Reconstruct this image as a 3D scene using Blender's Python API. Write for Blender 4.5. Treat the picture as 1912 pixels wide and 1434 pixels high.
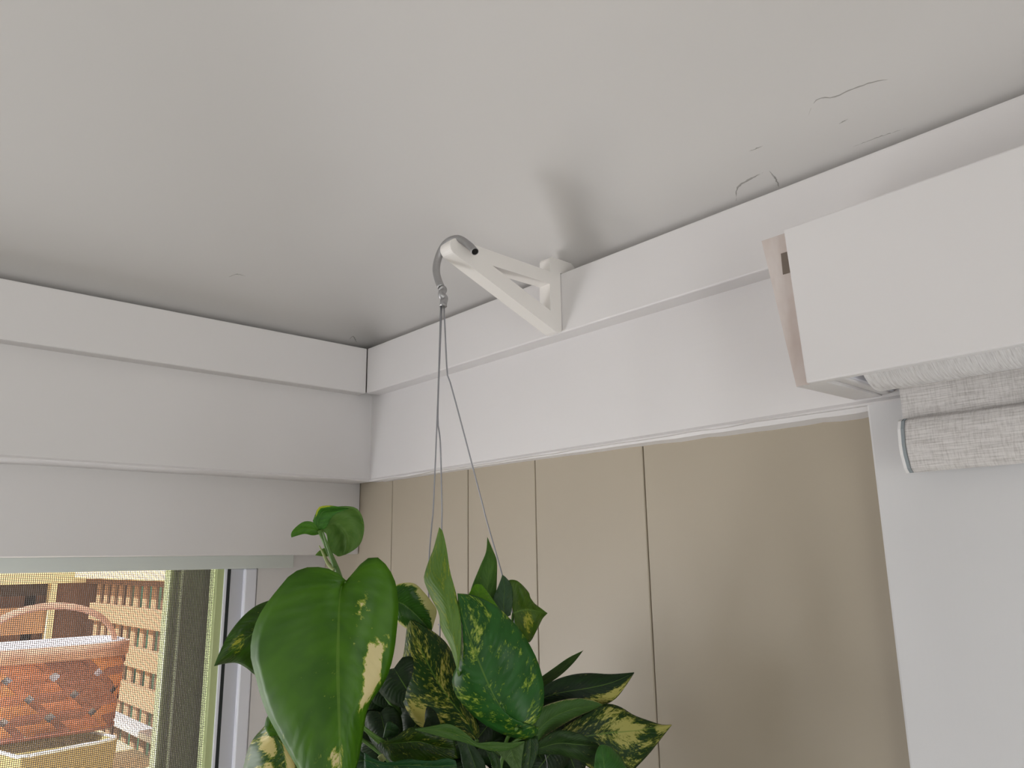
import bpy, bmesh, math, random
from mathutils import Vector, Matrix
random.seed(7)
D=bpy.data; S=bpy.context.scene; COL=S.collection
for o in list(D.objects): D.objects.remove(o)
ZC=1.9                                   # camera height above the floor; all heights below are relative to it

# ---------------------------------------------------------------- camera
F=1436.1
R0=Vector((0.66812,0.74392,-0.01425)); U0=Vector((0.17375,-0.13737,0.97516)); F0=Vector((-0.72348,0.65400,0.22104))
CAM=Vector((1.40952,-0.85100,0))
cd=D.cameras.new('camera'); cam=D.objects.new('camera',cd); COL.objects.link(cam); S.camera=cam
cd.sensor_fit='HORIZONTAL'; cd.sensor_width=36; cd.lens=F*36/1912; cd.clip_start=.01; cd.clip_end=200
m=Matrix((( R0.x,U0.x,-F0.x,CAM.x),(R0.y,U0.y,-F0.y,CAM.y),(R0.z,U0.z,-F0.z,CAM.z+ZC),(0,0,0,1)))
cam.matrix_world=m
def ray(px,py): return R0*((px-956)/F)-U0*((py-717)/F)+F0
def at(px,py,d): return CAM+ray(px,py)*d            # point at depth d from the lens
def on(px,py,ax,val):
    r=ray(px,py); return CAM+r*((val-CAM[ax])/r[ax])

# ---------------------------------------------------------------- world, sun, window daylight, added fill lamps, exposure
S.view_settings.view_transform='Standard'; S.view_settings.look='None'; S.view_settings.gamma=1
S.view_settings.use_curve_mapping=False; S.view_settings.exposure=0.0
w=D.worlds.new('overcast_sky'); S.world=w; w.use_nodes=True
bg=w.node_tree.nodes['Background']; bg.inputs[0].default_value=(.88,.94,1,1); bg.inputs[1].default_value=1.4
def sunlamp(direction,strength):
    l=D.lights.new('sun','SUN'); l.energy=strength; l.angle=math.radians(2); l.color=(1,.97,.94)
    o=D.objects.new('sun',l); COL.objects.link(o); o.rotation_euler=Vector(direction).to_track_quat('-Z','Y').to_euler(); o.location=(0,-5,8)
sunlamp((-.12,.8,-.75),13.0)
def window_or_fill_light(name,loc,target,sx,sy,power,color):
    l=D.lights.new(name,'AREA'); l.shape='RECTANGLE'; l.size=sx; l.size_y=sy; l.energy=power; l.color=color
    o=D.objects.new(name,l); COL.objects.link(o); o.location=Vector(loc)+Vector((0,0,ZC))
    o.rotation_euler=(Vector(target)-Vector(loc)).to_track_quat('-Z','Y').to_euler()
# out-of-frame right window; back and far lamps are fills added to light the room
window_or_fill_light('daylight_right_window',(1.85,.12,-.55),(1.6,-1.4,.0),1.1,1.0,2,(.95,1,.98))
window_or_fill_light('back_fill_light',(1.3,-3.06,-.3),(1.1,0,-.1),1.4,.9,2,(.98,.98,1))  # unseen fill lamp added behind the camera, aimed level at the right wall
window_or_fill_light('far_fill_light',(3.27,-1.5,-.8),(0,-1.0,.25),1.5,1.9,13,(.96,.99,.985))  # low fill lamp added to brighten undersides and the left boards
window_or_fill_light('daylight_left_window',(-.47,-1.08,-.42),(.42,-.1,.14),.95,.7,29,(.985,.985,1))

# ---------------------------------------------------------------- helpers
def link(name,me,parent=None,loc=(0,0,0)):
    o=D.objects.new(name,me); COL.objects.link(o)
    if parent: o.parent=parent
    return o
def tag(o,label=None,cat=None,group=None,kind=None):
    if label:o['label']=label
    if cat:o['category']=cat
    if group:o['group']=group
    if kind:o['kind']=kind
    return o
ROOT={}
def rootloc(p):
    while p.parent: p=p.parent
    return ROOT.get(p.name,Vector((0,0,0)))
def thing(name,label,cat,loc,group=None,kind=None):
    o=link(name,None); L=Vector(loc); o.location=L+Vector((0,0,ZC)); ROOT[o.name]=o.location.copy(); o.empty_display_size=.05
    return tag(o,label,cat,group,kind)
def obj(name,bm,mat,parent=None,smooth=False,bevel=0,seg=2,recalc=True):
    """bm in world coordinates relative to the camera height; becomes one mesh object with its origin at its base"""
    if recalc: bmesh.ops.recalc_face_normals(bm,faces=bm.faces)
    if parent: off=rootloc(parent)
    else:
        xs=[v.co.x for v in bm.verts]; ys=[v.co.y for v in bm.verts]; zs=[v.co.z for v in bm.verts]
        off=Vector(((min(xs)+max(xs))/2,(min(ys)+max(ys))/2,min(zs)+ZC))
    for v in bm.verts: v.co=v.co+Vector((0,0,ZC))-off
    me=D.meshes.new(name); bm.to_mesh(me); bm.free()
    if smooth:
        for f in me.polygons:f.use_smooth=True
    me.materials.append(mat)
    o=link(name,me,parent)
    if not parent: o.location=off; ROOT[o.name]=off
    if bevel:
        b=o.modifiers.new('bevel','BEVEL'); b.width=bevel; b.segments=seg; b.limit_method='ANGLE'
    return o
def box(bm,x0,x1,y0,y1,z0,z1):
    vs=[bm.verts.new((x,y,z)) for z in (z0,z1) for x,y in ((x0,y0),(x1,y0),(x1,y1),(x0,y1))]
    for f in ((0,3,2,1),(4,5,6,7),(0,1,5,4),(1,2,6,5),(2,3,7,6),(3,0,4,7)): bm.faces.new([vs[i] for i in f])
    return vs
def B(x0,x1,y0,y1,z0,z1):
    bm=bmesh.new(); box(bm,x0,x1,y0,y1,z0,z1); return bm
def hexa(bm,pts):      # 8 points: bottom ring of four, top ring of four
    vs=[bm.verts.new(p) for p in pts]
    for f in ((0,3,2,1),(4,5,6,7),(0,1,5,4),(1,2,6,5),(2,3,7,6),(3,0,4,7)): bm.faces.new([vs[i] for i in f])
def catmull(P,n):
    P=[Vector(p) for p in P]
    if len(P)==2: P=[P[0],(P[0]+P[1])/2,P[1]]
    Q=[P[0]*2-P[1]]+P+[P[-1]*2-P[-2]]; out=[]
    for i in range(1,len(Q)-2):
        a,b,c,d=Q[i-1:i+3]
        for k in range(12):
            t=k/12; out.append(.5*((2*b)+(c-a)*t+(2*a-5*b+4*c-d)*t*t+(3*b-3*c+d-a)*t**3))
    out.append(P[-1]); L=[0]
    for i in range(1,len(out)): L.append(L[-1]+(out[i]-out[i-1]).length)
    res=[];j=0
    for k in range(n):
        s=L[-1]*k/(n-1)
        while j<len(L)-2 and L[j+1]<s: j+=1
        u=(s-L[j])/max(1e-9,L[j+1]-L[j]); res.append(out[j].lerp(out[j+1],min(1,max(0,u))))
    return res
def tube(bm,P,r,n=10,cap=True,rfun=None):
    P=[Vector(p) for p in P]; up=Vector((.3,.2,.93)); rings=[]
    for i,p in enumerate(P):
        t=(P[min(i+1,len(P)-1)]-P[max(i-1,0)]).normalized()
        a=(up-t*up.dot(t)).normalized(); up=a; b=t.cross(a)
        rr=rfun(i/(len(P)-1)) if rfun else r
        if not isinstance(rr,tuple): rr=(rr,rr)
        rings.append([bm.verts.new(p+a*rr[0]*math.cos(2*math.pi*k/n)+b*rr[1]*math.sin(2*math.pi*k/n)) for k in range(n)])
    for i in range(len(rings)-1):
        for k in range(n): bm.faces.new((rings[i][k],rings[i][(k+1)%n],rings[i+1][(k+1)%n],rings[i+1][k]))
    if cap: bm.faces.new(rings[0][::-1]); bm.faces.new(rings[-1])
def extrude_poly(bm,pts,axis,a,b):
    """closed 2D polygon swept between a and b along axis (0 x: pts are (y,z); 2 z: pts are (x,y); 1 y: (x,z))"""
    def V(p,c):
        return {0:(c,p[0],p[1]),1:(p[0],c,p[1]),2:(p[0],p[1],c)}[axis]
    A=[bm.verts.new(V(p,a)) for p in pts]; Bv=[bm.verts.new(V(p,b)) for p in pts]; n=len(pts)
    bm.faces.new(A[::-1]); bm.faces.new(Bv)
    for i in range(n): bm.faces.new((A[i],A[(i+1)%n],Bv[(i+1)%n],Bv[i]))

# ---------------------------------------------------------------- materials
def srgb(r,g,b):
    f=lambda c:(c/255/12.92 if c/255<=.04045 else ((c/255+.055)/1.055)**2.4)
    return (f(r),f(g),f(b),1)
class N:
    def __init__(s,name):
        s.m=D.materials.new(name); s.m.use_nodes=True; s.t=s.m.node_tree; s.n=s.t.nodes; s.p=s.n['Principled BSDF']
    def a(s,kind,**kw):
        nd=s.n.new(kind)
        for k,v in kw.items(): setattr(nd,k,v)
        return nd
    def l(s,x,y): s.t.links.new(x,y)
    def math(s,op,a,b=None,c=None,clamp=False):
        nd=s.a('ShaderNodeMath',operation=op,use_clamp=clamp)
        for i,v in enumerate((a,b,c)):
            if v is None: continue
            if isinstance(v,(int,float)): nd.inputs[i].default_value=v
            else: s.l(v,nd.inputs[i])
        return nd.outputs[0]
    def mix(s,fac,a,b):
        nd=s.a('ShaderNodeMix',data_type='RGBA')
        for i,v in ((0,fac),(6,a),(7,b)):
            if isinstance(v,(int,float,tuple)): nd.inputs[i].default_value=v
            else: s.l(v,nd.inputs[i])
        return nd.outputs[2]
    def noise(s,vec,scale,detail=3,rough=.5,vscale=None):
        if vscale:
            mp=s.a('ShaderNodeMapping'); mp.inputs['Scale'].default_value=vscale; s.l(vec,mp.inputs[0]); vec=mp.outputs[0]
        nd=s.a('ShaderNodeTexNoise'); nd.inputs['Scale'].default_value=scale; nd.inputs['Detail'].default_value=detail; nd.inputs['Roughness'].default_value=rough
        s.l(vec,nd.inputs['Vector']); return nd.outputs[0]
    def bump(s,h,strength,dist):
        b=s.a('ShaderNodeBump'); b.inputs['Strength'].default_value=strength; b.inputs['Distance'].default_value=dist
        s.l(h,b.inputs['Height']); s.l(b.outputs[0],s.p.inputs['Normal'])
    def obj(s): return s.a('ShaderNodeTexCoord').outputs['Object']
    def ramp(s,x,a,b):
        nd=s.a('ShaderNodeMapRange'); nd.inputs[1].default_value=a; nd.inputs[2].default_value=b; s.l(x,nd.inputs[0]); return nd.outputs[0]
def paint(name,col,rough=.5,var=.04,scale=6,bump=.15,bscale=60,vs=None,bs=None,dist=.001):
    k=N(name); o=k.obj(); c=col; d=tuple(x*(1-var) for x in col[:3])+(1,)
    k.l(k.mix(k.noise(o,scale,4,.55,vs),c,d),k.p.inputs['Base Color']); k.p.inputs['Roughness'].default_value=rough
    k.bump(k.noise(o,bscale,3,.6,bs),bump,dist); return k.m
WHITE=srgb(224,221,221)
M_white=paint('white_semigloss_paint',WHITE,.42,.03,5,.12,45)
M_grainx=paint('white_painted_wood_grain_along',WHITE,.42,.03,5,.25,60,None,(.05,1,1),.0012)
M_grainz=paint('white_painted_wood_grain_upright',srgb(220,219,220),.42,.03,5,.45,60,None,(1,1,.05),.0016)
M_ceil=paint('ceiling_plaster_paint',srgb(208,205,203),.75,.03,2.2,.25,9,dist=.004)
M_beige=paint('beige_wall_paint',srgb(176,165,147),.45,.05,4,.2,30,(1,1,.4))
M_plastic=paint('white_printed_plastic',srgb(236,232,228),.5,.01,5,.15,9,None,(1,1,160),.0004)
M_trimgrey=paint('head_frame_painted_wood',srgb(214,219,214),.5,.05,20,.3,50,(1,.06,1),(1,.06,1))
M_vinyl=paint('white_vinyl',srgb(226,227,236),.3,.01,5,.02,20)
M_vinylshade=paint('white_vinyl_painted_shade',srgb(196,197,204),.35,.01,5,.02,20)  # white jamb vinyl with its shade painted in as grey
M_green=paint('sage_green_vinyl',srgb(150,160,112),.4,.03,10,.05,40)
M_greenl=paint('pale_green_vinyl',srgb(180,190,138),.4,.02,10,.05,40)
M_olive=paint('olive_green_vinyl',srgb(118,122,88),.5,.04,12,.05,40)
M_gasket=paint('black_rubber_gasket',srgb(22,30,30),.6)
M_floor=paint('oak_floor',srgb(138,130,122),.35,.3,6,.1,30,(1,12,1))
M_screen=paint('dark_screen_wire',srgb(96,90,88),.5)
M_wood1=paint('tan_weathered_wood',srgb(196,152,116),.7,.25,7,.4,40,(.2,3,3),(.1,2,2))
M_wood2=paint('brown_wood',srgb(128,90,70),.7,.3,7,.4,40,(3,3,.2),(2,2,.1))
M_wood3=paint('pale_yellow_wood',srgb(238,216,168),.7,.12,7,.3,40,(3,.2,3))
M_dark=paint('dark_brown_board',srgb(60,46,44),.8,.2)
M_khaki=paint('khaki_painted_metal',srgb(158,140,88),.5,.08)
M_whitelip=paint('white_enamel_lip',srgb(240,238,238),.35,.02)
M_grass=paint('lawn',srgb(96,140,60),.9,.4,3)
M_patio=paint('patio_concrete',srgb(190,190,186),.9,.1,3)
M_hedge=paint('leafy_hedge',srgb(70,104,74),.9,.5,9)
def ply():
    k=N('bare_plywood_edge'); o=k.obj()
    c=k.mix(k.ramp(k.noise(o,22,4,.6,(1,1,.35)),.35,.65),srgb(212,203,199),srgb(190,174,166))
    c=k.mix(k.ramp(k.noise(o,60,3,.6,(1,1,.5)),.66,.72),c,srgb(92,84,84))
    k.l(c,k.p.inputs['Base Color']); k.p.inputs['Roughness'].default_value=.8; k.bump(k.noise(o,80,3),.4,.001); return k.m
M_ply=ply()
def fabric(name,base,dark,axis):
    k=N(name); o=k.obj()
    h=k.noise(o,1,2,.7,(30,30,900) if axis=='x' else (900,30,30)); v=k.noise(o,1,2,.7,(700,60,90))
    f=k.math('ADD',k.math('MULTIPLY',k.ramp(h,.42,.75),.6),k.math('MULTIPLY',k.ramp(v,.45,.8),.45),clamp=True)
    k.l(k.mix(f,base,dark),k.p.inputs['Base Color']); k.p.inputs['Roughness'].default_value=.9
    k.bump(f,.5,-.0006); return k.m
M_fabric=fabric('woven_linen_shade_fabric',srgb(222,218,216),srgb(160,154,150),'x')
M_roll_lit=fabric('woven_linen_shade_fabric_roll_lit',srgb(246,245,245),srgb(196,192,190),'y')  # same fabric brightened; window light from below painted into the roll
def metal(name,col,rough,b=.2):
    k=N(name); o=k.obj(); k.p.inputs['Base Color'].default_value=col; k.p.inputs['Metallic'].default_value=.9; 
    k.l(k.ramp(k.noise(o,300,3),-1,2),k.p.inputs['Roughness']); k.p.inputs['Roughness'].default_value=rough
    k.bump(k.noise(o,90,3),b,.0006); return k.m
M_alu=metal('aluminium_tube',srgb(172,171,172),.3,.3); M_wire=metal('steel_wire',srgb(150,150,154),.4,.1)
M_notch_shade=paint('brown_notch_painted_shade',srgb(120,108,98),.8)
M_bore_shade=paint('tube_bore_painted_shade',srgb(14,12,12),.9)
M_grey=paint('grey_plastic_end',srgb(150,158,162),.4)
M_terracotta=paint('green_plastic_pot',srgb(60,84,58),.5); M_soil=paint('potting_soil',srgb(50,38,28),.95,.4,30,.8,60)
M_crack=paint('plaster_crack',srgb(164,161,157),.9)
def splint(name,col,d):
    k=N(name); o=k.obj(); k.l(k.mix(k.ramp(k.noise(o,14,4,.6),.35,.7),col,d),k.p.inputs['Base Color']); k.p.inputs['Roughness'].default_value=.55; return k.m
M_sp=[splint('honey_splint',srgb(205,128,64),srgb(150,86,48)),splint('brown_splint',srgb(150,88,60),srgb(120,66,46)),splint('amber_splint',srgb(190,110,66),srgb(140,80,52))]
M_rim=splint('pinkish_splint_band',srgb(206,158,132),srgb(160,108,84))
M_liner=paint('white_basket_liner',srgb(238,232,240),.6)


def leafmat(name,amount=.0,base=(58,98,14),base2=(36,72,12),cream=(176,168,104),patches=(),seed=0,gloss=.38,edge=0,trans=.12,vein=(96,130,44)):
    """u = -1..1 across the blade, v = 0..1 from stalk to tip"""
    k=N(name); uv=k.a('ShaderNodeUVMap').outputs[0]; sp=k.a('ShaderNodeSeparateXYZ'); k.l(uv,sp.inputs[0]); u,v=sp.outputs[0],sp.outputs[1]
    au=k.math('ABSOLUTE',u)
    lat=k.math('SUBTRACT',v,k.math('MULTIPLY',au,.28))            # runs along the side veins
    cb=k.a('ShaderNodeCombineXYZ'); k.l(k.math('MULTIPLY',u,2.6),cb.inputs[0]); k.l(k.math('MULTIPLY',lat,10),cb.inputs[1]); cb.inputs[2].default_value=seed*3.7
    vec=cb.outputs[0]
    big=k.noise(vec,.8,3,.6); fine=k.noise(vec,3.6,5,.7)
    n=k.math('ADD',k.math('MULTIPLY',big,.42),k.math('MULTIPLY',fine,.58))
    for (pu,pv,ru,rv,st) in patches:
        du=k.math('DIVIDE',k.math('SUBTRACT',u,pu),ru); dv=k.math('DIVIDE',k.math('SUBTRACT',v,pv),rv)
        q=k.math('SUBTRACT',1,k.math('ADD',k.math('MULTIPLY',du,du),k.math('MULTIPLY',dv,dv)),clamp=True)
        n=k.math('ADD',n,k.math('MULTIPLY',q,st))
    if edge: n=k.math('ADD',n,k.math('MULTIPLY',k.math('POWER',au,8),edge))
    th=.66-amount*.2
    f1=k.ramp(n,th-.035,th+.0); f2=k.ramp(n,th+.02,th+.05)
    g=k.mix(k.ramp(k.noise(vec,.8,2),.35,.65),srgb(*base),srgb(*base2))
    c=k.mix(f1,g,srgb((base[0]+cream[0])//2,(base[1]+cream[1])//2,(base[2]+cream[2])//3))
    c=k.mix(f2,c,srgb(*cream))
    c=k.mix(k.math('MULTIPLY',k.math('LESS_THAN',au,.022),.55),c,srgb(*vein))
    k.l(c,k.p.inputs['Base Color']); k.p.inputs['Roughness'].default_value=gloss; k.p.inputs['Specular IOR Level'].default_value=.27
    wv=k.a('ShaderNodeTexWave'); wv.inputs['Scale'].default_value=.55; wv.inputs['Distortion'].default_value=5.0; wv.inputs['Detail'].default_value=1
    wv.bands_direction='Y'; k.l(vec,wv.inputs[0])
    k.bump(k.math('ADD',k.math('MULTIPLY',wv.outputs[1],.45),k.math('MULTIPLY',k.noise(vec,1.6,3),1.5)),.3,.0013)
    tr=k.a('ShaderNodeBsdfTranslucent'); k.l(c,tr.inputs[0]); mx=k.a('ShaderNodeMixShader'); mx.inputs[0].default_value=trans
    out=k.n['Material Output']; k.l(k.p.outputs[0],mx.inputs[1]); k.l(tr.outputs[0],mx.inputs[2]); k.l(mx.outputs[0],out.inputs[0])
    return k.m
M_stem=paint('green_stem',srgb(84,120,48),.45,.15,20)
M_sheath=paint('pale_stem_sheath',srgb(160,170,110),.6,.2,30)

# ================================================================ ROOM SHELL
XW=-.25        # plane of the window wall (left)
YB=.053        # face of the beige panelling (right wall)
CZ=.470        # ceiling
RX,RY=3.2,-3.0
def struct(name,bm,mat,label=None,cat=None,parent=None,bevel=0,smooth=False):
    o=obj(name,bm,mat,parent,bevel=bevel,smooth=smooth)
    if not parent:
        o['kind']='structure'
        if label:o['label']=label
        if cat:o['category']=cat
    elif label:o['label']=label
    return o
struct('floor',B(-.45,RX+.15,RY-.15,.25,-1.95,-1.9),M_floor,'oak floor of the sunroom','floor')
# vaulted plaster ceiling: slopes rise from every wall, the hips between them smoothed over
def ceil_z(x,y):
    c=[.60*(x+.05),.71*(.05-y),.60*(RX+.05-x),.71*(y-RY+.05)]; m_=min(c)
    if m_<=0: return CB
    q=min(1,m_/.16); k_=.004+.05*q*q*(3-2*q)
    z=m_-k_*math.log(sum(math.exp(-(v-m_)/k_) for v in c))
    return CB+max(0,z)+q*(.0022*math.sin(x*5.1+1)*math.sin(y*4.3)+.001*math.sin(x*13+y*9))
CB=.4565
bm=bmesh.new()
xs_=[-.37,-.2]+[-.05+(RX+.1)*i/120 for i in range(121)]+[RX+.12]; ys_=[RY-.12]+[RY-.05+(.10-RY)*j/120 for j in range(121)]+[.17]
nx,ny=len(xs_)-1,len(ys_)-1
g=[[bm.verts.new((x,y,ceil_z(x,y))) for y in ys_] for x in xs_]
for i in range(nx):
    for j in range(ny): bm.faces.new((g[i][j],g[i][j+1],g[i+1][j+1],g[i+1][j]))
r=bmesh.ops.extrude_face_region(bm,geom=bm.faces[:])
for v in [e for e in r['geom'] if isinstance(e,bmesh.types.BMVert)]: v.co.z+=.06
ceil=struct('ceiling',bm,M_ceil,'vaulted pale grey plaster ceiling with a few hairline cracks','ceiling',smooth=True)
def onceil(px_,py_):
    r_=ray(px_,py_); lo,hi=.3,4.0
    for _ in range(40):
        md=(lo+hi)/2; p_=CAM+r_*md
        if p_.z<ceil_z(p_.x,p_.y): lo=md
        else: hi=md
    return CAM+r_*lo
def crack(pts,w,mat=None):
    P=catmull([onceil(x,y) for x,y in pts],22); rr=random.Random(int(pts[0][0]))
    bm=bmesh.new(); tube(bm,[p+Vector((rr.uniform(-.0006,.0006),rr.uniform(-.0006,.0006),0)) for p in P],w,6,rfun=lambda t:w*max(.15,math.sin(math.pi*t))*rr.uniform(.6,1.1))
    struct('plaster_crack',bm,M_crack,parent=ceil)
crack([(1510,215),(1517,196),(1530,184),(1560,180),(1600,163),(1640,151),(1678,147)],.0009)
crack([(1375,375),(1376,352),(1390,340),(1425,322)],.0014)
crack([(1436,319),(1448,334),(1455,350)],.0013)
crack([(1398,283),(1425,272)],.0007); crack([(1565,232),(1584,222)],.0006); crack([(1590,275),(1640,256),(1690,240)],.0005)
crack([(652,634),(660,628),(666,640)],.0016); crack([(425,518),(442,512),(460,516)],.0008)
# walls (structure behind the trim boards)
bm=bmesh.new()
box(bm,XW-.12,1.24,YB+.005,YB+.12,-1.9,CZ); box(bm,1.24,2.4,YB+.012,YB+.12,.12,CZ); box(bm,1.24,2.4,YB+.012,YB+.12,-1.9,-1.1); box(bm,2.4,RX+.12,YB+.012,YB+.12,-1.9,CZ)
wr=struct('wall_right',bm,M_beige,'beige wood-panelled wall with narrow vertical grooves','wall')
edges=[XW,.028,.282,.464,.696,1.30]
for i in range(len(edges)-1):       # one board of the panelling after another, grooves recessed between them
    top=.175; z0=-1.9; a=edges[i]+(.001 if i else 0); b=edges[i+1]-.001
    if i==4: b=1.235
    o=struct('panel_board',B(a,b,YB+random.uniform(0,.0008),YB+.0055,z0,top),M_beige,parent=wr,bevel=.0014)
bm=bmesh.new()
box(bm,XW-.12,XW,-3,-2.0,-1.9,CZ); box(bm,XW-.12,XW,-.108,YB+.012,-1.9,CZ); box(bm,XW-.12,XW,-2.0,-.108,-1.9,-1.15); box(bm,XW-.12,XW,-2.0,-.108,.016,CZ)
struct('wall_left',bm,M_white,'white wall around the left window','wall')
bm=bmesh.new(); y0,y1=RY-.12,RY
box(bm,-.37,.55,y0,y1,-1.9,CZ); box(bm,2.05,RX+.12,y0,y1,-1.9,CZ); box(bm,.55,2.05,y0,y1,.18,CZ); box(bm,.55,2.05,y0,y1,-1.9,-.8)
struct('wall_back',bm,M_beige,'beige back wall with an opening added for a fill lamp','wall')
bm=bmesh.new(); box(bm,RX,RX+.12,-3,-2.3,-1.9,CZ); box(bm,RX,RX+.12,-.7,.18,-1.9,CZ); box(bm,RX,RX+.12,-2.3,-.7,.28,CZ)
struct('wall_far',bm,M_beige,'beige end wall with an opening added for the far fill lamp','wall')

# trim boards. right wall: upper board proud of the lower one
UB,LB=.35,.1655
struct('trim_1',B(-.0,RX,0,.05,UB,.45),M_white,'upper white board along the right wall, under the ceiling','trim',bevel=.0025)
# lower boards have a slightly ragged painted bottom edge
def ragged(axis,a,b,face,back,z0,z1,seed,flip=1):
    rr=random.Random(seed); bm=bmesh.new(); n=70; rows=[]
    for i in range(n+1):
        c=a+(b-a)*i/n; dz=rr.uniform(-.0012,.0012)+(-.003 if rr.random()<.03 else 0)
        def V(d,z): return (c,d,z) if axis==0 else (d,c,z)
        lip=.0028*flip
        rows.append([bm.verts.new(V(*q)) for q in ((back,z1),(face,z1),(face,z0+.006),(face-lip,z0+.002),(face-lip*.4,z0+dz),(back,z0+dz*.3))])
    for i in range(n):
        for k in range(6): bm.faces.new((rows[i][k],rows[i][(k+1)%6],rows[i+1][(k+1)%6],rows[i+1][k]))
    bm.faces.new(rows[0]); bm.faces.new(rows[-1][::-1]); return bm
struct('trim_2',ragged(0,-.03,RX,.033,.062,LB,UB+.01,3,1),M_grainx,'lower wide white board along the right wall','trim')
struct('trim_3',B(-.05,0,RY,.0,UB,.45),M_white,'upper white board along the left wall, under the ceiling','trim',bevel=.0025)
struct('trim_4',ragged(1,RY,.033,-.03,-.1,LB,UB+.01,5,-1),M_white,'lower wide white board along the left wall','trim')
# caulk bead under the right board, widening towards the casing
bm=bmesh.new(); rr=random.Random(2); prev=None
for i in range(46):
    x=.0+1.045*i/45; h=.002+.009*max(0,(x-.35)/.7)*rr.uniform(.75,1.1)
    ring=[bm.verts.new(p) for p in ((x,YB-.016,LB+.002),(x,YB-.013,LB-h*.55),(x,YB+.001,LB-h),(x,YB+.002,LB+.002))]
    if prev:
        for k in range(4): bm.faces.new((prev[k],prev[(k+1)%4],ring[(k+1)%4],ring[k]))
    else: bm.faces.new(ring)
    prev=ring
bm.faces.new(prev[::-1])
struct('trim_5',bm,M_white,'uneven paint and caulk bead under the lower right board','caulk')
# header over the left window and head frame strip
struct('trim_6',B(-.25,-.10,RY,YB-.001,.0138,.2),M_white,'smooth white header over the left window','trim',bevel=.0015)
bm=bmesh.new(); box(bm,XW-.06,XW+.012,-2.05,-.03,-.0135,.0148)
hs=struct('trim_7',bm,M_trimgrey,'narrow white head board on top of the left window','trim',bevel=.002)
struct('trim_8',B(XW-.02,XW+.004,-.0295,YB-.0005,-.0135,.0148),M_white,'short block closing the head board at the corner','trim',bevel=.001)
# door casing on the right wall
struct('trim_9',B(1.038,1.235,.0325,YB+.03,-1.9,.17),M_grainz,'wide white upright casing with wood grain, right of the beige wall','casing',bevel=.003)
struct('baseboard_right',B(XW,1.03,YB-.012,YB,-1.9,-1.78),M_white,'white baseboard under the beige panelling','baseboard',bevel=.002)

# ================================================================ LEFT WINDOW
WZ0,WZ1=-1.12,-.0135
w1=thing('window_1','left window with a fine insect screen and sage green outer frame','window',(XW,-.65,WZ0),kind='structure')
def prof(name,x0,x1,pa,pb,mat,px=None,bev=.0012):
    """upright strip whose visible edges fall on image columns pa..pb at row 1080, on the plane x1"""
    ya=on(pa,1080,0,x1).y; yb=on(pb,1080,0,x1).y
    return obj(name,B(x0,x1,min(ya,yb),max(ya,yb),WZ0,WZ1),mat,w1,bevel=bev)
prof('casing_board',XW-.03,XW-.006,470,606,M_white)
prof('inner_stop',XW-.04,XW+.006,457.5,480,M_vinyl,bev=.003)
prof('jamb_liner',XW-.05,XW-.004,430,459,M_vinylshade)
prof('gasket',XW-.05,XW-.0035,424.5,430.5,M_gasket,bev=0)
prof('screen_frame',XW-.05,XW-.004,419.5,424.4,M_vinyl,bev=.0006)
prof('screen_frame',XW-.05,XW-.009,405,422,M_greenl,bev=.001)
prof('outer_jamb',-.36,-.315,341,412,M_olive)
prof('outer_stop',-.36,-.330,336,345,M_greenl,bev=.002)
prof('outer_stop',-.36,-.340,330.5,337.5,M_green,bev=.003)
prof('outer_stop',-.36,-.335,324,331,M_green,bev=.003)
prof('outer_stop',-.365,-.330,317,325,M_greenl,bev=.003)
ya=-2.0
for nm,y0,y1 in (('outer_jamb',ya,ya+.07),):
    obj(nm,B(-.36,-.315,y0,y1,WZ0,WZ1),M_olive,w1,bevel=.001)
obj('sill',B(-.40,XW+.05,-2.05,-.06,WZ0-.03,WZ0),M_white,w1,bevel=.003)
obj('head_jamb',B(-.37,XW-.06,-2.0,-.1,-.0135,.016),M_greenl,w1)
# insect screen: real wires
SX=-.272; sy0=-1.94; sy1=on(407,1080,0,SX).y; bm=bmesh.new(); r=.00052; pitch=.0034
y=sy1
while y>sy0:
    box(bm,SX-r,SX+r,y-r,y+r,WZ0,WZ1); y-=pitch
z=WZ1
while z>-.62:
    box(bm,SX+r,SX+2*r,sy0,sy1,z-r,z+r); z-=pitch
o=obj('insect_screen',bm,M_screen,w1,recalc=False); o['kind']='stuff'

# ================================================================ BLIND VALANCE AND ROLLER SHADE
v=thing('valance','boxy white board valance over the shade, its plywood end showing on the left','valance',(1.5,-.05,.171))
def P3(px,py,y): return on(px,py,1,y)
yf,yb=-.118,-.106
a=P3(1462,428,yf); b=P3(1505,716,yf); zt1=.350; XR=2.55
bm=bmesh.new(); hexa(bm,[(b.x,yf,b.z),(XR,yf,b.z),(XR,yb,b.z),(b.x,yb,b.z),(a.x,yf,a.z),(XR,yf,a.z+.012),(XR,yb,a.z+.012),(a.x,yb,a.z)])
obj('front_board',bm,M_white,v,bevel=.002)
c=P3(1422,450,yb); d=P3(1487,722,yb); t=.030; bk=.031
bm=bmesh.new(); hexa(bm,[(d.x,yb,d.z),(d.x+t,yb,d.z),(d.x+t,bk,d.z+.003),(d.x,bk,d.z+.003),(c.x,yb,c.z),(c.x+t+.01,yb,c.z),(c.x+t+.01,-.002,c.z+.003),(c.x,-.002,c.z+.003)])
e=obj('end_panel',bm,M_white,v); 
e.data.materials.append(M_ply)
for f in e.data.polygons:
    if f.normal.y<-.9: f.material_index=1
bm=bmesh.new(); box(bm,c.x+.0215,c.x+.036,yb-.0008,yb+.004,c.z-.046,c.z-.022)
obj('notch_shade',bm,M_notch_shade,v)  # raised dark block painting the notch's shade, no recess cut
bm=bmesh.new(); box(bm,d.x+.0165,d.x+.0215,yb-.001,yb+.003,d.z+.078,d.z+.096); obj('bracket_edge',bm,M_grey,v)
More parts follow.
